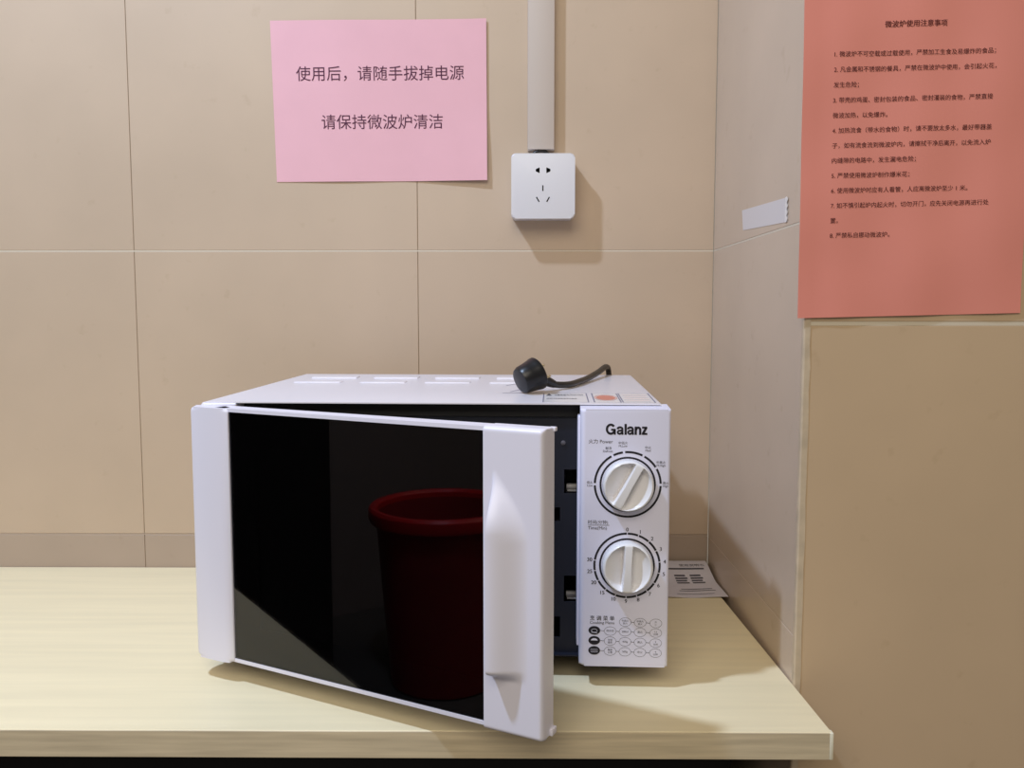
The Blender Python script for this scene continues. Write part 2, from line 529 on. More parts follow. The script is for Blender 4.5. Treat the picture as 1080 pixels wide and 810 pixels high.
for u0, u1, z0, z1 in SL[:2]:
    bm = bmesh.new()
    b2 = bmesh.new()
    lathe(b2, [(0.0001, 0), (0.0030, 0.0), (0.0030, 0.010), (0.0001, 0.010)], 12, 'x', (0, 0, 0))
    bmesh.ops.translate(b2, verts=b2.verts, vec=(u0 + 0.0025, 0.042, z0 + 0.0045)); merge(bm, b2)
    rbox(bm, u0 + 0.003, u1, 0.036, 0.050, z0 + 0.0002, z0 + 0.0022, 0.0006, 1)
    mobj('door_latch', bm, M_LATCH)
bm = bmesh.new(); lathe(bm, [(0.0024, 0.0302), (0.0023, 0.0290), (0.0012, 0.0284)], 16, 'y', (0.3648, 0, 0.2366))
mobj('screw', bm, M_INKG)

# control panel
PL = 0.3808
bm = bmesh.new()
prof = [(PL + 0.0004, 0.034), (PL, 0.006)]
prof += [(PL + 0.0052 - 0.0052 * cos(a), 0.006 - 0.006 * sin(a)) for a in [pi / 2 * k / 6 for k in range(1, 7)]]
prof += [(MW - 0.003 + 0.003 * sin(a), 0.003 - 0.003 * cos(a)) for a in [pi / 2 * k / 5 for k in range(0, 6)]]
prof += [(MW, 0.034)]
b2 = bmesh.new(); prism(b2, prof, ZB, ZTOP)
ed = [e for e in b2.edges if (abs(e.verts[0].co.z - e.verts[1].co.z) < 1e-6) and max(e.verts[0].co.y, e.verts[1].co.y) < 0.03]
bmesh.ops.bevel(b2, geom=ed, offset=0.003, segments=3, profile=0.5, affect='EDGES')
for v in b2.verts:
    if v.co.y > 0.03 and v.co.z > ZTOP - 0.001: v.co.z = 0.2752
merge(bm, b2)
# thin flange beside the door opening
rbox(bm, PL - 0.0022, PL + 0.004, 0.010, 0.034, ZB + 0.016, ZTOP - 0.008, 0.0012, 2)
panel = mobj('control_panel', bm, M_PANEL)
FY = -0.00018
put = lambda u, v: (u, FY, v)
bm = bmesh.new()
SW, LX, LZ = 0.0022, 0.4049, 0.2494
def L(x, z): return (LX + x * 1e-3, LZ + z * 1e-3)
def larc(cx, cz, rx, rz, a0, a1): return [L(cx + rx * cos(radians(a0 + (a1 - a0) * k / 24)), cz + rz * sin(radians(a0 + (a1 - a0) * k / 24))) for k in range(25)]
stroke(bm, put, larc(4.6, 5.25, 3.7, 4.3, 38, 345) + [L(8.3, 4.6)], SW)                        # G
stroke(bm, put, [L(4.9, 4.75), L(9.2, 4.75)], 0.0019); stroke(bm, put, [L(8.45, 5.2), L(8.45, 0)], 0.0018)
def small_a(x):
    stroke(bm, put, [L(x + 0.9, 5.3)] + larc(x + 3.1, 5.5, 2.2, 1.6, 165, 10) + [L(x + 5.3, 5.2), L(x + 5.3, 1.5), L(x + 5.8, 0.1)], 0.0020)
    stroke(bm, put, [L(x + 5.3, 4.1), L(x + 3.0, 3.9)] + larc(x + 2.7, 2.35, 1.7, 1.5, 95, 320) + [L(x + 5.1, 2.2)], 0.0018)
small_a(10.2)
stroke(bm, put, [L(18.6, 0), L(18.6, 10.4)], SW)                                                 # l
small_a(20.0)
stroke(bm, put, [L(28.1, 0), L(28.1, 7.9)], SW)                                                  # n
stroke(bm, put, [L(28.3, 4.6)] + larc(30.4, 4.9, 1.95, 1.95, 165, 0) + [L(32.35, 0)], SW)
stroke(bm, put, [L(34.0, 6.95), L(38.9, 6.95)], 0.0019); stroke(bm, put, [L(38.2, 7.2), L(34.7, 0.7)], 0.0023); stroke(bm, put, [L(34.0, 0.95), L(39.1, 0.95)], 0.0019)
mobj('brand_lettering', bm, M_INK, panel, 0)

D1, D2 = (0.4260, 0.2016), (0.4262, 0.1227)
def ring_print(c, gaps):
    bm = bmesh.new()
    stroke(bm, put, arc(*c, 0.0258, 0.0258, 0, 2 * pi, 72)[:-1], 0.0018, True)
    gs = sorted(radians(g) for g in gaps)
    gw = 0.035 if len(gaps) < 8 else 0.014
    for i, g in enumerate(gs):
        e = gs[(i + 1) % len(gs)] + (2 * pi if i == len(gs) - 1 else 0)
        if e - g > 2 * gw: stroke(bm, put, arc(*c, 0.0312, 0.0312, g + gw, e - gw, max(6, int((e - g) * 14))), 0.0020)
    return bm
# upper dial: power
bm = ring_print(D1, [180, 118, 97, 62, 31, 0])
put_text(bm, '火力 Power', put, 0.3886, 0.2412, em=0.0047)
for (ang, rr, a, b, ax) in ((180, 0.0345, '低火', 'Low', 0.75), (118, 0.0375, '解冻', 'Defrost', 0.65), (97, 0.0385, '中低火', 'M.Low', 0.5), (62, 0.0385, '中火', 'Med', 0.35), (31, 0.0385, '中高火', 'M.High', 0.7), (0, 0.0338, '高火', 'High', 0.1)):
    x, z = D1[0] + rr * cos(radians(ang)), D1[1] + rr * sin(radians(ang))
    put_text(bm, a, put, x, z + 0.0006, em=0.0030, ax=ax); put_text(bm, b, put, x, z - 0.0022, em=0.0030, ax=ax)
mobj('power_dial_marking', bm, M_INK, panel, 0)
# lower dial: time
nums = [('0', 90), ('1', 70), ('2', 49), ('3', 28), ('4', 7), ('5', -13), ('6', -33), ('7', -52), ('8', -72), ('9', -91), ('10', -110), ('15', -130), ('20', -151), ('25', -170), ('30', 171)]
bm = ring_print(D2, [a for _, a in nums])
for t, a in nums:
    put_text(bm, t, put, D2[0] + 0.0362 * cos(radians(a)), D2[1] + 0.0352 * sin(radians(a)) - 0.0018, em=0.0052, ax=0.5, bold=0.015)
put_text(bm, '时间(分钟)', put, 0.3886, 0.1632, w=0.0190)
stroke(bm, put, [(0.3886, 0.1618), (0.4090, 0.1618)], 0.0004)
put_text(bm, 'Time(Min)', put, 0.3886, 0.1576, w=0.0180)
mobj('timer_dial_marking', bm, M_INK, panel, 0)
# cooking menu: ovals in rows joined by short lines
bm = bmesh.new(); bmf = bmesh.new()
put_text(bm, '烹 调 菜 单', put, 0.3912, 0.0684, w=0.0235, bold=0.012)
put_text(bm, 'Cooking Menu', put, 0.3912, 0.0645, w=0.0235)
cols = [0.3955, 0.4108, 0.4252, 0.4396, 0.4546]
rows = [0.0668, 0.0572, 0.0472, 0.0372]
txt = {(0, 2): ('中高火', '高火'), (0, 3): ('中高火', '高火'), (0, 4): ('大', '小'),
       (1, 1): ('热牛奶', ''), (1, 2): ('200ml', ''), (1, 3): ('高火', ''), (1, 4): ('1.5', '分钟'),
       (2, 1): ('米饭', '面条'), (2, 2): ('400g', ''), (2, 3): ('高火', ''), (2, 4): ('3', '分钟'),
       (3, 1): ('蔬菜', '水果'), (3, 2): ('300g', ''), (3, 3): ('中火', ''), (3, 4): ('4', '分钟')}
for j, z in enumerate(rows):
    zc = z
    for i, x in enumerate(cols):
        zz = zc - 0.0004 * (i - 2)
        if j == 0 and i < 2: continue
        if i == 0:
            disc(bmf, put, x, zz, 0.0057, 0.0043)
        else:
            stroke(bm, put, arc(x, zz, 0.0057, 0.0043, 0, 2 * pi, 36)[:-1], 0.00028, True)
            a, b = txt[j, i]
            if b:
                put_text(bm, a, put, x, zz + 0.0004, em=0.0023, ax=0.5); put_text(bm, b, put, x, zz - 0.0022, em=0.0023, ax=0.5)
            else:
                put_text(bm, a, put, x, zz - 0.0008, em=0.0026, ax=0.5)
        if i < 4 and not (j == 0 and i < 2):
            stroke(bm, put, [(x + 0.0058, zz), (cols[i + 1] - 0.0058, zz - 0.0004)], 0.0004)
mobj('cooking_menu_print', bm, M_INK, panel, 0)
mobj('menu_icon_ovals', bmf, M_INK, panel, 0)
bm = bmesh.new()
put2 = lambda u, v: (u, FY - 0.00012, v)
stroke(bm, put2, arc(cols[0], rows[1] + 0.0006, 0.0028, 0.0017, 0, 2 * pi, 20)[:-1], 0.0004, True)
stroke(bm, put2, [(cols[0] - 0.003, rows[1] - 0.001), (cols[0] + 0.003, rows[1] - 0.0018)], 0.0004)
bm.faces.new([bm.verts.new(put2(*q)) for q in arc(cols[0], rows[2] + 0.0004, 0.0034, 0.0026, 0.15, pi - 0.15, 12)])
for k in range(3):
    stroke(bm, put2, [(cols[0] - 0.0035, rows[3] - 0.0008 + 0.0014 * k), (cols[0] + 0.0035, rows[3] - 0.0008 + 0.0014 * k)], 0.0003)
mobj('menu_icons', bm, M_PANEL, panel, 0)

# dials: round knobs with a grip ridge between two scoops
def dial(c, tilt):
    R, H, NR, NA = 0.0240, 0.0140, 56, 180
    bm = bmesh.new()
    grid = []
    def hgt(x, y):
        r = math.hypot(x, y)
        dome = H - 0.0012 * (r / R) ** 2
        e = max(0.0, (r - (R - 0.0025)) / 0.0025)
        dome -= 0.0030 * (1 - math.sqrt(max(0.0, 1 - min(1, e) ** 2)))
        w = 0.0030 - 0.04 * y if y < 0 else 0.0030 + 0.02 * y
        xm = 0.95 * math.sqrt(max(0.0, (R - 0.0012) ** 2 - y * y)) - 0.0003
        ax = abs(x)
        if xm > w + 0.002 and ax > w and ax < xm:
            t = (ax - w) / (xm - w)
            wall = min(1.0, (ax - w) / 0.0022)
            fade = min(1.0, (xm - w) / 0.012)
            depth = 0.0108 * wall * wall * (3 - 2 * wall) * (1 - t) ** 0.75 * fade
            return dome - depth
        return dome
    for i in range(NR + 1):
        ring = []
        for k in range(NA):
            r = R * (i / NR); a = 2 * pi * k / NA
            x, y = r * cos(a), r * sin(a)
            ring.append(bm.verts.new((x, -hgt(x, y), y)) if i else None)
        grid.append(ring)
    ctr = bm.verts.new((0, -hgt(0, 0), 0))
    for k in range(NA): bm.faces.new([ctr, grid[1][k], grid[1][(k + 1) % NA]])
    for i in range(1, NR):
        for k in range(NA):
            bm.faces.new([grid[i][k], grid[i + 1][k], grid[i + 1][(k + 1) % NA], grid[i][(k + 1) % NA]])
    base = [bm.verts.new((1.01 * R * cos(2 * pi * k / NA), 0.0005, 1.01 * R * sin(2 * pi * k / NA))) for k in range(NA)]
    for k in range(NA): bm.faces.new([grid[NR][k], base[k], base[(k + 1) % NA], grid[NR][(k + 1) % NA]])
    bm.faces.new(base)
    bmesh.ops.rotate(bm, verts=bm.verts, cent=(0, 0, 0), matrix=Matrix.Rotation(tilt, 3, 'Y'))
    bmesh.ops.translate(bm, verts=bm.verts, vec=(c[0], 0, c[1]))
    return bm
mobj('control_dial', dial(D1, radians(28)), M_KNOB, None, 50)['label'] = 'upper power dial with its ridge tilted right'
mobj('control_dial', dial(D2, radians(2)), M_KNOB, None, 50)['label'] = 'lower timer dial with its ridge upright'

# labels on the top
ZL = 0.27668
putT = lambda u, v: (u, v, ZL + 0.0077 * (v - YS) / (HD - YS))
bm = bmesh.new()
for (a, b) in ((0.3440, 0.3905), (0.3948, 0.4225)):
    rbox(bm, a, b, 0.030, 0.106, 0.2764, 0.2766)
rbox(bm, 0.4225, 0.4560, 0.030, 0.106, 0.2764, 0.2766)
for v in bm.verts: v.co.z += 0.0077 * (v.co.y - YS) / (HD - YS)
stick = mobj('warning_sticker', bm, M_STICK)
bm = bmesh.new()
for (a, b) in ((0.3440, 0.3905), (0.3948, 0.4225), (0.4230, 0.4560)):
    stroke(bm, putT, [(a + .0008, 0.031), (b - .0008, 0.031), (b - .0008, 0.105), (a + .0008, 0.105)], 0.0013, True)
stroke(bm, putT, [(0.300, 0.105), (0.344, 0.105)], 0.002)
stroke(bm, putT, [(0.300, 0.175), (0.318, 0.205)], 0.0016)
stroke(bm, putT, [(0.308, 0.115), (0.333, 0.168)], 0.0016)
mobj('sticker_border', bm, M_LBLUE, stick, 0)
bm = bmesh.new()
bm.faces.new([bm.verts.new(putT(*q)) for q in ((0.347, 0.082), (0.3535, 0.082), (0.35025, 0.102))])
put_text(bm, '注意高温', putT, 0.356, 0.083, em=0.012, bold=0.01, squeeze=0.25)
put_text(bm, 'CAUTION HOT', putT, 0.367, 0.084, em=0.014, bold=0.02, squeeze=0.2)
put_text(bm, '使用时表面高温请勿触摸', putT, 0.348, 0.055, em=0.010, squeeze=0.28)
mobj('sticker_print', bm, M_INKG, stick, 0)
bm = bmesh.new()
disc(bm, putT, 0.4085, 0.068, 0.0100, 0.020)
stroke(bm, putT, arc(0.4085, 0.068, 0.0112, 0.0245, 0, 2 * pi, 40)[:-1], 0.0008, True)
mobj('warning_oval', bm, M_RED, stick, 0)
bm = bmesh.new()
for k in range(4): quad(bm, putT, 0.427, 0.4515, 0.044 + 0.014 * k, 0.051 + 0.014 * k)
mobj('faded_print', bm, M_PEACH, stick, 0)

# door, built in its own frame: x along the door from the hinge, -y out of its face
DA = -0.4657 - TH
DWID, DT = 0.3828, 0.0185
GX0, GX1, GZ0, GZ1 = 0.0472, 0.3290, 0.0258, 0.2698
def dobj(name, bm, mats, parent, smooth=35):
    bmesh.ops.rotate(bm, verts=bm.verts, cent=(0, 0, 0), matrix=Matrix.Rotation(DA, 3, 'Z'))
    bmesh.ops.translate(bm, verts=bm.verts, vec=(0.0, 0.0117, 0.0))
    return mobj(name, bm, mats, parent, smooth)
bm = bmesh.new()
plate_holes(bm, 0.030, 0.345, ZB, 0.2733, [(GX0, GX1, GZ0, GZ1)], 0.0, DT)      # frame round the glass
# left column, bulging, its ends rounded
prof = [(GX0 - 0.0002, 0.010), (GX0 - 0.0002, -0.0008)]
prof += [(0.021 + 0.0255 * cos(a), -0.0008 - 0.0042 * sin(a)) for a in [pi / 2 * k / 6 for k in range(1, 7)]]
prof += [(0.006 - 0.0105 * sin(a), 0.008 - 0.013 * cos(a)) for a in [pi / 2 * k / 7 for k in range(0, 8)]]
prof += [(-0.0050, 0.015), (0.006, 0.0165), (0.0295, 0.0182)]
prism(bm, prof, ZB - 0.0008, 0.2733, 0.0045, 4)
# right stile: slab, chamfered at its left foot
SP = 0.0045
b2 = bmesh.new()
rbox(b2, GX1 + 0.0004, DWID, 0.004, DT - 0.0008, ZB - 0.001, 0.2740, 0.0006, 1)
merge(bm, b2)
rbox(bm, DWID - 0.004, DWID + 0.0020, DT - 0.0040, DT + 0.0004, 0.2705, 0.2742, 0.0008, 2)     # lips at the back corner
rbox(bm, DWID - 0.004, DWID + 0.0026, DT - 0.0085, DT + 0.0004, ZB - 0.0012, ZB + 0.0045, 0.0008, 2)
door = mobj('door', bmesh.new(), M_WHITE)
def dmesh(o, bm):
    bmesh.ops.rotate(bm, verts=bm.verts, cent=(0, 0, 0), matrix=Matrix.Rotation(DA, 3, 'Z'))
    bmesh.ops.translate(bm, verts=bm.verts, vec=Vector((0.0, 0.0117, 0.0)) + SHIFT)
    bmesh.ops.recalc_face_normals(bm, faces=bm.faces)
    bm.to_mesh(o.data); bm.free()
    o.data.shade_smooth(); o.data.set_sharp_from_angle(angle=radians(35))
dmesh(door, bm)
# handle: the stile's face swells into a wing that rises towards the glass
bm = bmesh.new()
U0, U1, Z0, Z1 = GX1 + 0.0004, DWID, ZB - 0.001, 0.2740
sm = lambda t: (lambda q: q * q * (3 - 2 * q))(max(0.0, min(1.0, t)))
def face_h(u, z):
    h = SP
    r = 0.0035
    for d in (u - U0 + 0.002, U1 - u, Z1 - z, z - Z0):       # rounded rim
        if d < r: h -= r - math.sqrt(max(0.0, r * r - (r - max(d, 0)) ** 2))
    uc = GX1 + 0.0108
    width = 0.0290 * sm((0.2400 - z) / 0.058) ** 0.6 + 0.002
    amp = 0.0160 * sm((0.2400 - z) / 0.050) * sm((z - 0.066) / 0.012)
    if u >= uc: wing = amp * sm(1 - (u - uc) / width) if width > 0.003 else 0.0
    else: wing = amp * sm((u - uc + 0.0022) / 0.0022)
    return h + wing
us = [U0 + (U1 - U0) * (k / 70) for k in range(71)]
zs = [Z0 + (Z1 - Z0) * (k / 200) for k in range(201)]
G = [[bm.verts.new((u, -face_h(u, z), z)) for z in zs] for u in us]
for i in range(70):
    for j in range(200): bm.faces.new([G[i][j], G[i + 1][j], G[i + 1][j + 1], G[i][j + 1]])
rim = [G[i][0] for i in range(71)] + [G[70][j] for j in range(1, 201)] + [G[i][200] for i in range(69, -1, -1)] + [G[0][j] for j in range(199, 0, -1)]
back = [bm.verts.new((v.co.x, 0.0045, v.co.z)) for v in rim]
n = len(rim)
for k in range(n): bm.faces.new([rim[k], rim[(k + 1) % n], back[(k + 1) % n], back[k]])
bm.faces.new(back)
dobj('door_handle', bm, M_WHITE, door, 60)
bm = bmesh.new(); rbox(bm, GX0, GX1, 0.0004, 0.0040, GZ0, GZ1, 0.0003, 1)
dobj('door_glass', bm, M_GLASS, door, 0)['label'] = 'dark tinted glass pane'
bm = bmesh.new(); rbox(bm, GX0 - 0.004, GX1 + 0.004, 0.0075, 0.0085, GZ0 - 0.002, GZ1 + 0.002)
scr = dobj('door_screen', bm, M_SCREEN, door, 0)
bm = bmesh.new()
plate_holes(bm, GX0 - 0.003, GX1 + 0.003, GZ0 - 0.002, GZ1 + 0.002, [(0.078, 0.345 - 0.010, 0.060, 0.238)], 0.0048, 0.0068)
dobj('screen_surround', bm, M_CAVITY, door, 0)

# ------------------------------------------------------------------ plug and cord
def Mw(u, y, z):
    return Vector((OX + cos(TH) * u - sin(TH) * y, OY + sin(TH) * u + cos(TH) * y, z))
ZK = 0.2792
P0 = Mw(0.328, 0.105, ZK)
pp = thing('power_plug', 'black power plug with brass pins and cord lying on the microwave oven', 'plug', P0, TH)
# moulded body: axis from the flange at the right down to the rounded nose at the left
bm = bmesh.new()
lathe(bm, [(0.0095, -0.0215), (0.0135, -0.0205), (0.0152, -0.0175), (0.0160, -0.010), (0.0172, -0.003), (0.0180, 0.0), (0.0180, 0.0022), (0.0172, 0.0030), (0.006, 0.0030)], 40, 'x')
b_axis = Matrix.Rotation(radians(32), 3, 'Z') @ Matrix.Rotation(radians(-20), 3, 'Y')
bmesh.ops.rotate(bm, verts=bm.verts, cent=(0, 0, 0), matrix=b_axis)
zmin = min(v.co.z for v in bm.verts)
LIFT = -zmin
CB = Vector((0.008, 0.0, LIFT))
bmesh.ops.translate(bm, verts=bm.verts, vec=CB)
body = obj('plug_body', bm, M_BLACK, pp)
def ploc(x, y, z): return b_axis @ Vector((x, y, z)) + CB
for (a, w, hh) in ((0, 0.0, 0.0055), (1, -0.0062, -0.0065), (2, 0.0062, -0.0065)):
    bm = bmesh.new()
    rbox(bm, 0.003, 0.0125, w - 0.0026, w + 0.0026, hh - 0.0009, hh + 0.0009, 0.0004, 1)
    bmesh.ops.rotate(bm, verts=bm.verts, cent=(0, 0, 0), matrix=b_axis)
    bmesh.ops.translate(bm, verts=bm.verts, vec=CB)
    obj('pin', bm, M_BRASS, pp)['label'] = 'brass pin'
c0 = ploc(-0.002, 0.0, 0.0)
Q = lambda u, y, z: (Matrix.Rotation(-TH, 3, 'Z') @ (Mw(u, y, z) - P0))
s0 = Q(0.3468, 0.120, 0.2910); s1 = Q(0.356, 0.130, 0.2862)
bm = bmesh.new()
tube(bm, [ploc(0.001, 0.003, -0.001), s0, s1], lambda t: 0.0078 - 0.0038 * t, 16)
obj('strain_relief', bm, M_BLACK, pp)
bm = bmesh.new()
tube(bm, [s0, s1, Q(0.3722, 0.150, 0.2844), Q(0.3845, 0.180, 0.2853), Q(0.396, 0.215, 0.2866), Q(0.411, 0.262, 0.2908), Q(0.4225, 0.300, 0.2950),
          Q(0.4270, 0.3150, 0.2890), Q(0.4280, 0.3180, 0.2650), Q(0.4280, 0.319, 0.19), Q(0.4280, 0.320, 0.02)], 0.0037, 14)
obj('power_cord', bm, M_CABLE, pp)

# ------------------------------------------------------------------ wall socket and trunking
sx0, sx1, sz0, sz1, sd = 0.3328, 0.4182, 0.4914, 0.5776, 0.036
ws = thing('wall_socket', 'white five-hole mains socket in a square surface box on the tiled wall', 'socket', ((sx0 + sx1) / 2, 0.0, (sz0 + sz1) / 2))
T = Vector((-(sx0 + sx1) / 2, 0, -(sz0 + sz1) / 2))
def sobj(name, bm, m, parent=None, smooth=35):
    bmesh.ops.translate(bm, verts=bm.verts, vec=T)
    return obj(name, bm, m, parent or ws, smooth=smooth)
def rr_prism(bm, x0, x1, z0, z1, ya, yb, rc, rb, seg=4):
    pts = []
    for (cx, cz, a0) in ((x1 - rc, z1 - rc, 0), (x0 + rc, z1 - rc, pi / 2), (x0 + rc, z0 + rc, pi), (x1 - rc, z0 + rc, 3 * pi / 2)):
        for k in range(6): pts.append((cx + rc * cos(a0 + pi / 2 * k / 5), cz + rc * sin(a0 + pi / 2 * k / 5)))
    b2 = bmesh.new()
    A = [b2.verts.new((x, ya, z)) for x, z in pts]; B = [b2.verts.new((x, yb, z)) for x, z in pts]
    n = len(pts)
    f = b2.faces.new(A); b2.faces.new(B)
    for k in range(n): b2.faces.new([A[k], A[(k + 1) % n], B[(k + 1) % n], B[k]])
    bmesh.ops.bevel(b2, geom=list(f.edges), offset=rb, segments=seg, profile=0.5, affect='EDGES')
    merge(bm, b2)
bm = bmesh.new(); rr_prism(bm, sx0 + 0.0012, sx1 - 0.0012, sz0 + 0.0012, sz1 - 0.0012, -sd + 0.008, 0.0, 0.004, 0.0006, 1)
sobj('back_box', bm, M_SOCKET)
bm = bmesh.new(); rr_prism(bm, sx0, sx1, sz0, sz1, -sd, -sd + 0.0085, 0.0055, 0.0022)
plate = sobj('face_plate', bm, M_SOCKET)
def slot(shape):
    bm = bmesh.new()
    for pts in shape:
        A = [bm.verts.new((x, -sd - 0.00015, z)) for x, z in pts]; B = [bm.verts.new((x, -sd + 0.0004, z)) for x, z in pts]
        bm.faces.new(A); bm.faces.new(B)
        for k in range(len(pts)): bm.faces.new([A[k], A[(k + 1) % len(pts)], B[(k + 1) % len(pts)], B[k]])
    sobj('socket_hole', bm, M_DARK, plate, 0)
def bar(cx, cz, w, h, a):
    c, s = cos(a), sin(a)
    return [(cx + c * x - s * z, cz + s * x + c * z) for x, z in ((-w / 2, -h / 2), (w / 2, -h / 2), (w / 2, h / 2), (-w / 2, h / 2))]
hz = 0.5552
slot([arc(0.3678, hz, 0.0024, 0.0024, 0, 2 * pi, 20)[:-1], [(0.3678, hz - 0.0024), (0.3700, hz - 0.0036), (0.3708, hz - 0.0036), (0.3708, hz + 0.0036), (0.3700, hz + 0.0036), (0.3678, hz + 0.0024)]])
slot([arc(0.3830, hz, 0.0024, 0.0024, 0, 2 * pi, 20)[:-1], [(0.3830, hz + 0.0024), (0.3806, hz + 0.0036), (0.3798, hz + 0.0036), (0.3798, hz - 0.0036), (0.3806, hz - 0.0036), (0.3830, hz - 0.0024)]])
slot([bar(0.3752, 0.5316, 0.0016, 0.0075, 0)])
slot([bar(0.3684, 0.5167, 0.0016, 0.0074, radians(30))])
slot([bar(0.3822, 0.5167, 0.0016, 0.0074, radians(-30))])
for zc, hh in ((sz0 + 0.0012, 0.002),):
    bm = bmesh.new(); rbox(bm, 0.369, 0.382, -sd + 0.010, -sd + 0.013, zc - 0.0004, zc + 0.001, 0.0003, 1)
    sobj('pry_slot', bm, M_INKG, None, 0)

tk = thing('cable_trunking', 'beige plastic cable trunking running down the wall to the socket', 'trunking', (0.3732, 0.0, 0.5866))
bm = bmesh.new()
rbox(bm, -0.0178, 0.0178, -0.0155, 0.0, 0.0, ZT - 0.5866, 0.0010, 2)
obj('cover', bm, M_TRUNK, tk)
bm = bmesh.new(); rbox(bm, -0.0182, 0.0182, -0.0085, -0.0005, 0.0002, ZT - 0.5866, 0.0005, 1)
obj('base_channel', bm, M_TRUNK, tk)
for dx, rr in ((0.0, 0.0022), (0.0016, 0.0016)):
    bm = bmesh.new(); tube(bm, [(-0.013 + dx, -0.010, -0.0085), (-0.007, -0.0115, -0.003), (0.0, -0.012, -0.0014), (0.007, -0.0115, -0.003), (0.013 - dx, -0.010, -0.0085)], rr, 10)
    o = obj('cable', bm, M_CABLE, tk)
    if dx: o.location = (0, 0.004, 0.0008)

# ------------------------------------------------------------------ notices
def sheet(bm, fn, w, h, nu=24, nv=20, th=0.0003):
    F = [[bm.verts.new(fn(w * i / nu, -h * j / nv, 0.0)) for j in range(nv + 1)] for i in range(nu + 1)]
    B = [[bm.verts.new(fn(w * i / nu, -h * j / nv, -th)) for j in range(nv + 1)] for i in range(nu + 1)]
    for i in range(nu):
        for j in range(nv):
            bm.faces.new([F[i][j], F[i + 1][j], F[i + 1][j + 1], F[i][j + 1]])
            bm.faces.new([B[i][j], B[i][j + 1], B[i + 1][j + 1], B[i + 1][j]])
    for i in range(nu):
        bm.faces.new([F[i][0], B[i][0], B[i + 1][0], F[i + 1][0]]); bm.faces.new([F[i][nv], F[i + 1][nv], B[i + 1][nv], B[i][nv]])
    for j in range(nv):
        bm.faces.new([F[0][j], F[0][j + 1], B[0][j + 1], B[0][j]]); bm.faces.new([F[nu][j], B[nu][j], B[nu][j + 1], F[nu][j + 1]])

# pink notice
NP = Vector((0.0035, 0.0, 0.7620))
pn = thing('paper_notice', 'pink landscape notice with two lines of print taped to the back wall', 'notice', NP)
ca, sa = cos(0.0045), sin(0.0045)
def fpink(u, v, d):
    tw, th_ = u / 0.296, -v / 0.21
    lift = 0.0008 + 0.0042 * sm((tw - 0.55) / 0.45) * sm((th_ - 0.5) / 0.5) + 0.0016 * sm((tw - 0.9) / 0.1) + 0.0012 * sin(tw * 5) ** 2
    u2 = u + 0.0035 * th_ * (1 - tw)
    return (ca * u2 - sa * v, -(lift + d), sa * u2 + ca * v)
bm = bmesh.new(); sheet(bm, fpink, 0.2950, 0.2165)
obj('sheet', bm, M_PINK, pn)
bm = bmesh.new()
pput = lambda u, v: fpink(u, v, 0.0003)
put_text(bm, '使用后，请随手拔掉电源', pput, 0.0330, -0.0790, w=0.2310)
obj('printed_line', bm, M_INKP, pn, smooth=0)
bm = bmesh.new()
put_text(bm, '请保持微波炉清洁', pput, 0.0660, -0.1440, w=0.1680)
obj('printed_line', bm, M_INKP, pn, smooth=0)

# coral notice
NC = Vector((0.6030, YF, 0.6585))
cn = thing('paper_notice', 'coral red portrait notice with eight numbered rules on the right pier', 'notice', NC)
rot2 = 0.0236
HC, WC = 0.2990, 0.2100
cb, sb = cos(rot2), sin(rot2)
def fcor(u, v, d):
    tu, tv = u / WC, -v / HC
    lift = 0.0012 + 0.0016 * sin(tv * 7 + tu * 3) ** 2 * 0.6 + 0.0018 * sm((0.12 - tu) / 0.12) + 0.0012 * sin(tu * 9) ** 2
    u2 = u + 0.0015
    return (cb * u2 - sb * v * 0.25, -(lift + d), sb * u2 + cb * v)
bm = bmesh.new(); sheet(bm, fcor, WC, HC, 30, 36)
obj('sheet', bm, M_CORAL, cn)
bm = bmesh.new()
cput = lambda u, v: fcor(u, v, 0.0003)
lines = ['1. 微波炉不可空载或过载使用，严禁加工生食及易爆炸的食品；', '2. 凡金属和不锈钢的餐具，严禁在微波炉中使用，会引起火花，', '发生危险；',
         '3. 带壳的鸡蛋、密封包装的食品、密封灌装的食物，严禁直接', '微波加热，以免爆炸。', '4. 加热流食（带水的食物）时，请不要放太多水，最好带器盖',
         '子，如有流食流到微波炉内，请擦拭干净后离开，以免流入炉', '内缝隙的电路中，发生漏电危险；', '5. 严禁使用微波炉制作爆米花；', '6. 使用微波炉时应有人看管，人应离微波炉至少 1 米。',
         '7. 如不慎引起炉内起火时，切勿开门，应先关闭电源再进行处', '置。', '8. 严禁私自挪动微波炉。']
put_text(bm, '微波炉使用注意事项', cput, 0.1030, -0.0340, w=0.0570, ax=0.5, bold=0.02)
obj('printed_heading', bm, M_INKR, cn, smooth=0)
for k, t in enumerate(lines):
    bm = bmesh.new()
    put_text(bm, t, cput, 0.0285, -0.0595 - 0.01375 * k, em=0.00545 if k != 1 else 0.00545, bold=0.007)
    obj('printed_line', bm, M_INKR, cn, smooth=0)

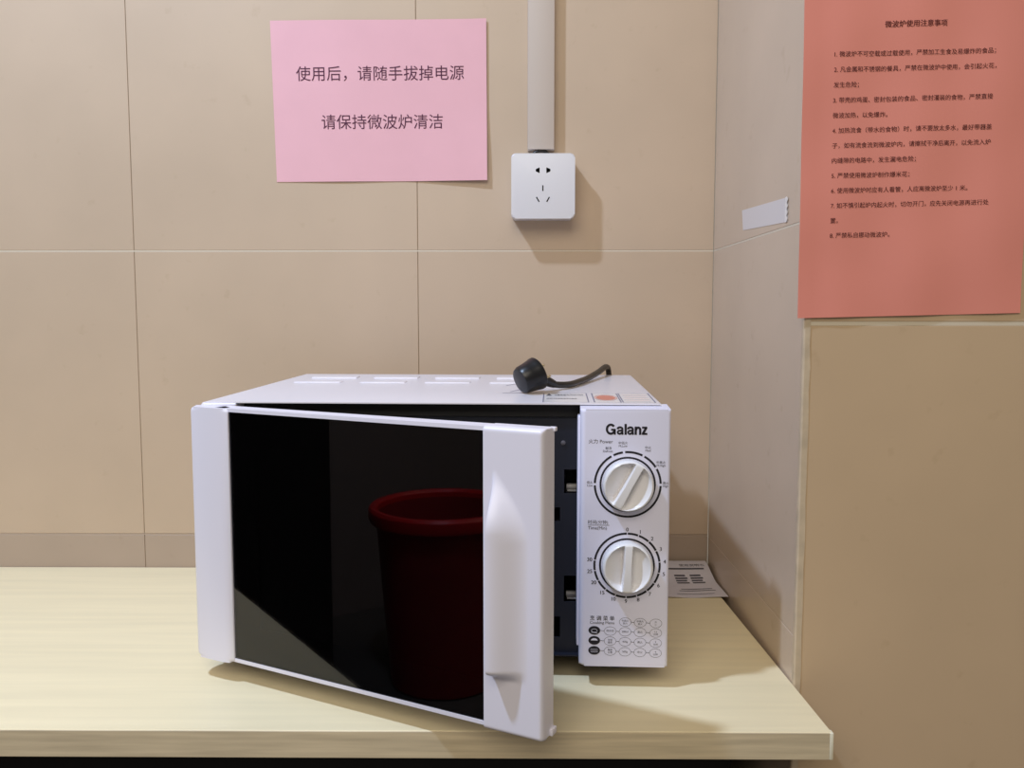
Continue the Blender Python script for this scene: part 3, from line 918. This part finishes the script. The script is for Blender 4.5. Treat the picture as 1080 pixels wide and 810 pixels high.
# ------------------------------------------------------------------ tape, leaflet
pts3 = [(-0.1473, 0.4885), (-0.3211, 0.4807), (-0.3232, 0.4560), (-0.1538, 0.4640)]
tp = thing('tape_strip', 'short strip of white tape stuck on the right return wall above the joint', 'tape', (TC, -0.236, 0.472))
bm = bmesh.new()
for (d0, d1) in ((0.0001, 0.0004),):
    A = [bm.verts.new((-d0, y + 0.236, z - 0.472)) for y, z in pts3]; B = [bm.verts.new((-d1, y + 0.236, z - 0.472)) for y, z in pts3]
    bm.faces.new(A); bm.faces.new(B)
    for k in range(4): bm.faces.new([A[k], A[(k + 1) % 4], B[(k + 1) % 4], B[k]])
obj('tape', bm, M_TAPE, tp, smooth=0)
bm = bmesh.new()
zig = [(-0.3195 - 0.004 * (k % 2) - 0.002, 0.4815 - 0.0255 * k / 8) for k in range(9)]
rb = [(-0.3150, 0.4815 - 0.0255 * k / 8) for k in range(9)]
for k in range(8):
    bm.faces.new([bm.verts.new((-0.0006 - (0.0006 if q[0] < -0.318 else 0), q[0] + 0.236, q[1] - 0.472)) for q in (zig[k], zig[k + 1], rb[k + 1], rb[k])])
obj('torn_end', bm, M_TAPEE, tp, smooth=0)

LO = Vector((0.49, -0.127, 0.0))
lf = thing('leaflet', 'printed lilac leaflet lying on the worktop behind the microwave oven in the corner', 'leaflet', LO)
def fleaf(u, v, d):
    # u along x (0..0.125), v towards the wall (0..0.119)
    tv = v / 0.120
    xe = 0.1225 - 0.004 * tv
    x = xe * (u / 0.125)
    z = 0.0006 + 0.0016 * sin(u * 40) ** 2 * (1 - tv) + 0.0125 * sm((tv - 0.45) / 0.55) + d
    return (x, v - 0.0, z)
bm = bmesh.new(); sheet(bm, lambda u, v, d: fleaf(u, -v, d), 0.125, 0.120, 20, 16)
obj('sheet', bm, M_SHEET, lf)
bm = bmesh.new()
lput = lambda u, v: fleaf(u, v, 0.0004)
def lquad(u0, u1, v0, v1, n=6):
    for k in range(n):
        a, b = u0 + (u1 - u0) * k / n, u0 + (u1 - u0) * (k + 1) / n
        bm.faces.new([bm.verts.new(lput(*q)) for q in ((a, v0), (b, v0), (b, v1), (a, v1))])
lquad(0.02, 0.1165, 0.0930, 0.0965, 12)
obj('printed_rule', bm, M_INKG, lf, smooth=0)
bm = bmesh.new(); put_text(bm, '使用说明书', lput, 0.082, 0.101, em=0.0075)
obj('printed_heading', bm, M_INKG, lf, smooth=0)
bm = bmesh.new()
for c in (0.070, 0.092):
    for r in range(4): lquad(c, c + 0.0175 - 0.002 * (r % 2), 0.0560 + 0.0068 * r, 0.0600 + 0.0068 * r)
obj('printed_columns', bm, M_INKG, lf, smooth=0)
bm = bmesh.new()
lquad(0.070, 0.112, 0.0315, 0.0335); lquad(0.066, 0.115, 0.0245, 0.0262); lquad(0.060, 0.110, 0.0120, 0.0132)
obj('printed_footer', bm, M_INKG, lf, smooth=0)

# ------------------------------------------------------------------ things the glass mirrors, out of frame at the left
bn = thing('waste_bin', 'tall red plastic waste bin standing on the floor left of the worktop', 'bin', (-1.27, -1.44, ZF))
bm = bmesh.new()
lathe(bm, [(0.155, 0.0), (0.165, 0.006), (0.205, 0.52), (0.199, 0.52), (0.160, 0.012), (0.02, 0.012)], 56)
obj('body', bm, M_BINB, bn)
bm = bmesh.new()
lathe(bm, [(0.204, 0.500), (0.222, 0.500), (0.226, 0.508), (0.226, 0.535), (0.220, 0.543), (0.206, 0.543), (0.199, 0.535), (0.199, 0.505), (0.204, 0.500)], 56, cap=False)
obj('rim', bm, M_BIN, bn)
cp = thing('cupboard', 'tall dark cupboard standing at the left end of the worktop', 'cupboard', (-1.45, -0.62, ZF))
bm = bmesh.new(); rbox(bm, -0.26, 0.26, -0.42, 0.60, 0.0, 1.9, 0.004, 2)
obj('body', bm, M_CUPB, cp)
bm = bmesh.new(); rbox(bm, 0.262, 0.276, -0.40, 0.10, 0.06, 1.86, 0.003, 2)
dr = obj('door', bm, M_CUPB, cp)
bm = bmesh.new(); tube(bm, [(0.276, 0.05, 0.95), (0.30, 0.05, 0.96), (0.30, 0.05, 1.10), (0.276, 0.05, 1.11)], 0.006, 12)
obj('handle', bm, M_STEEL, dr)
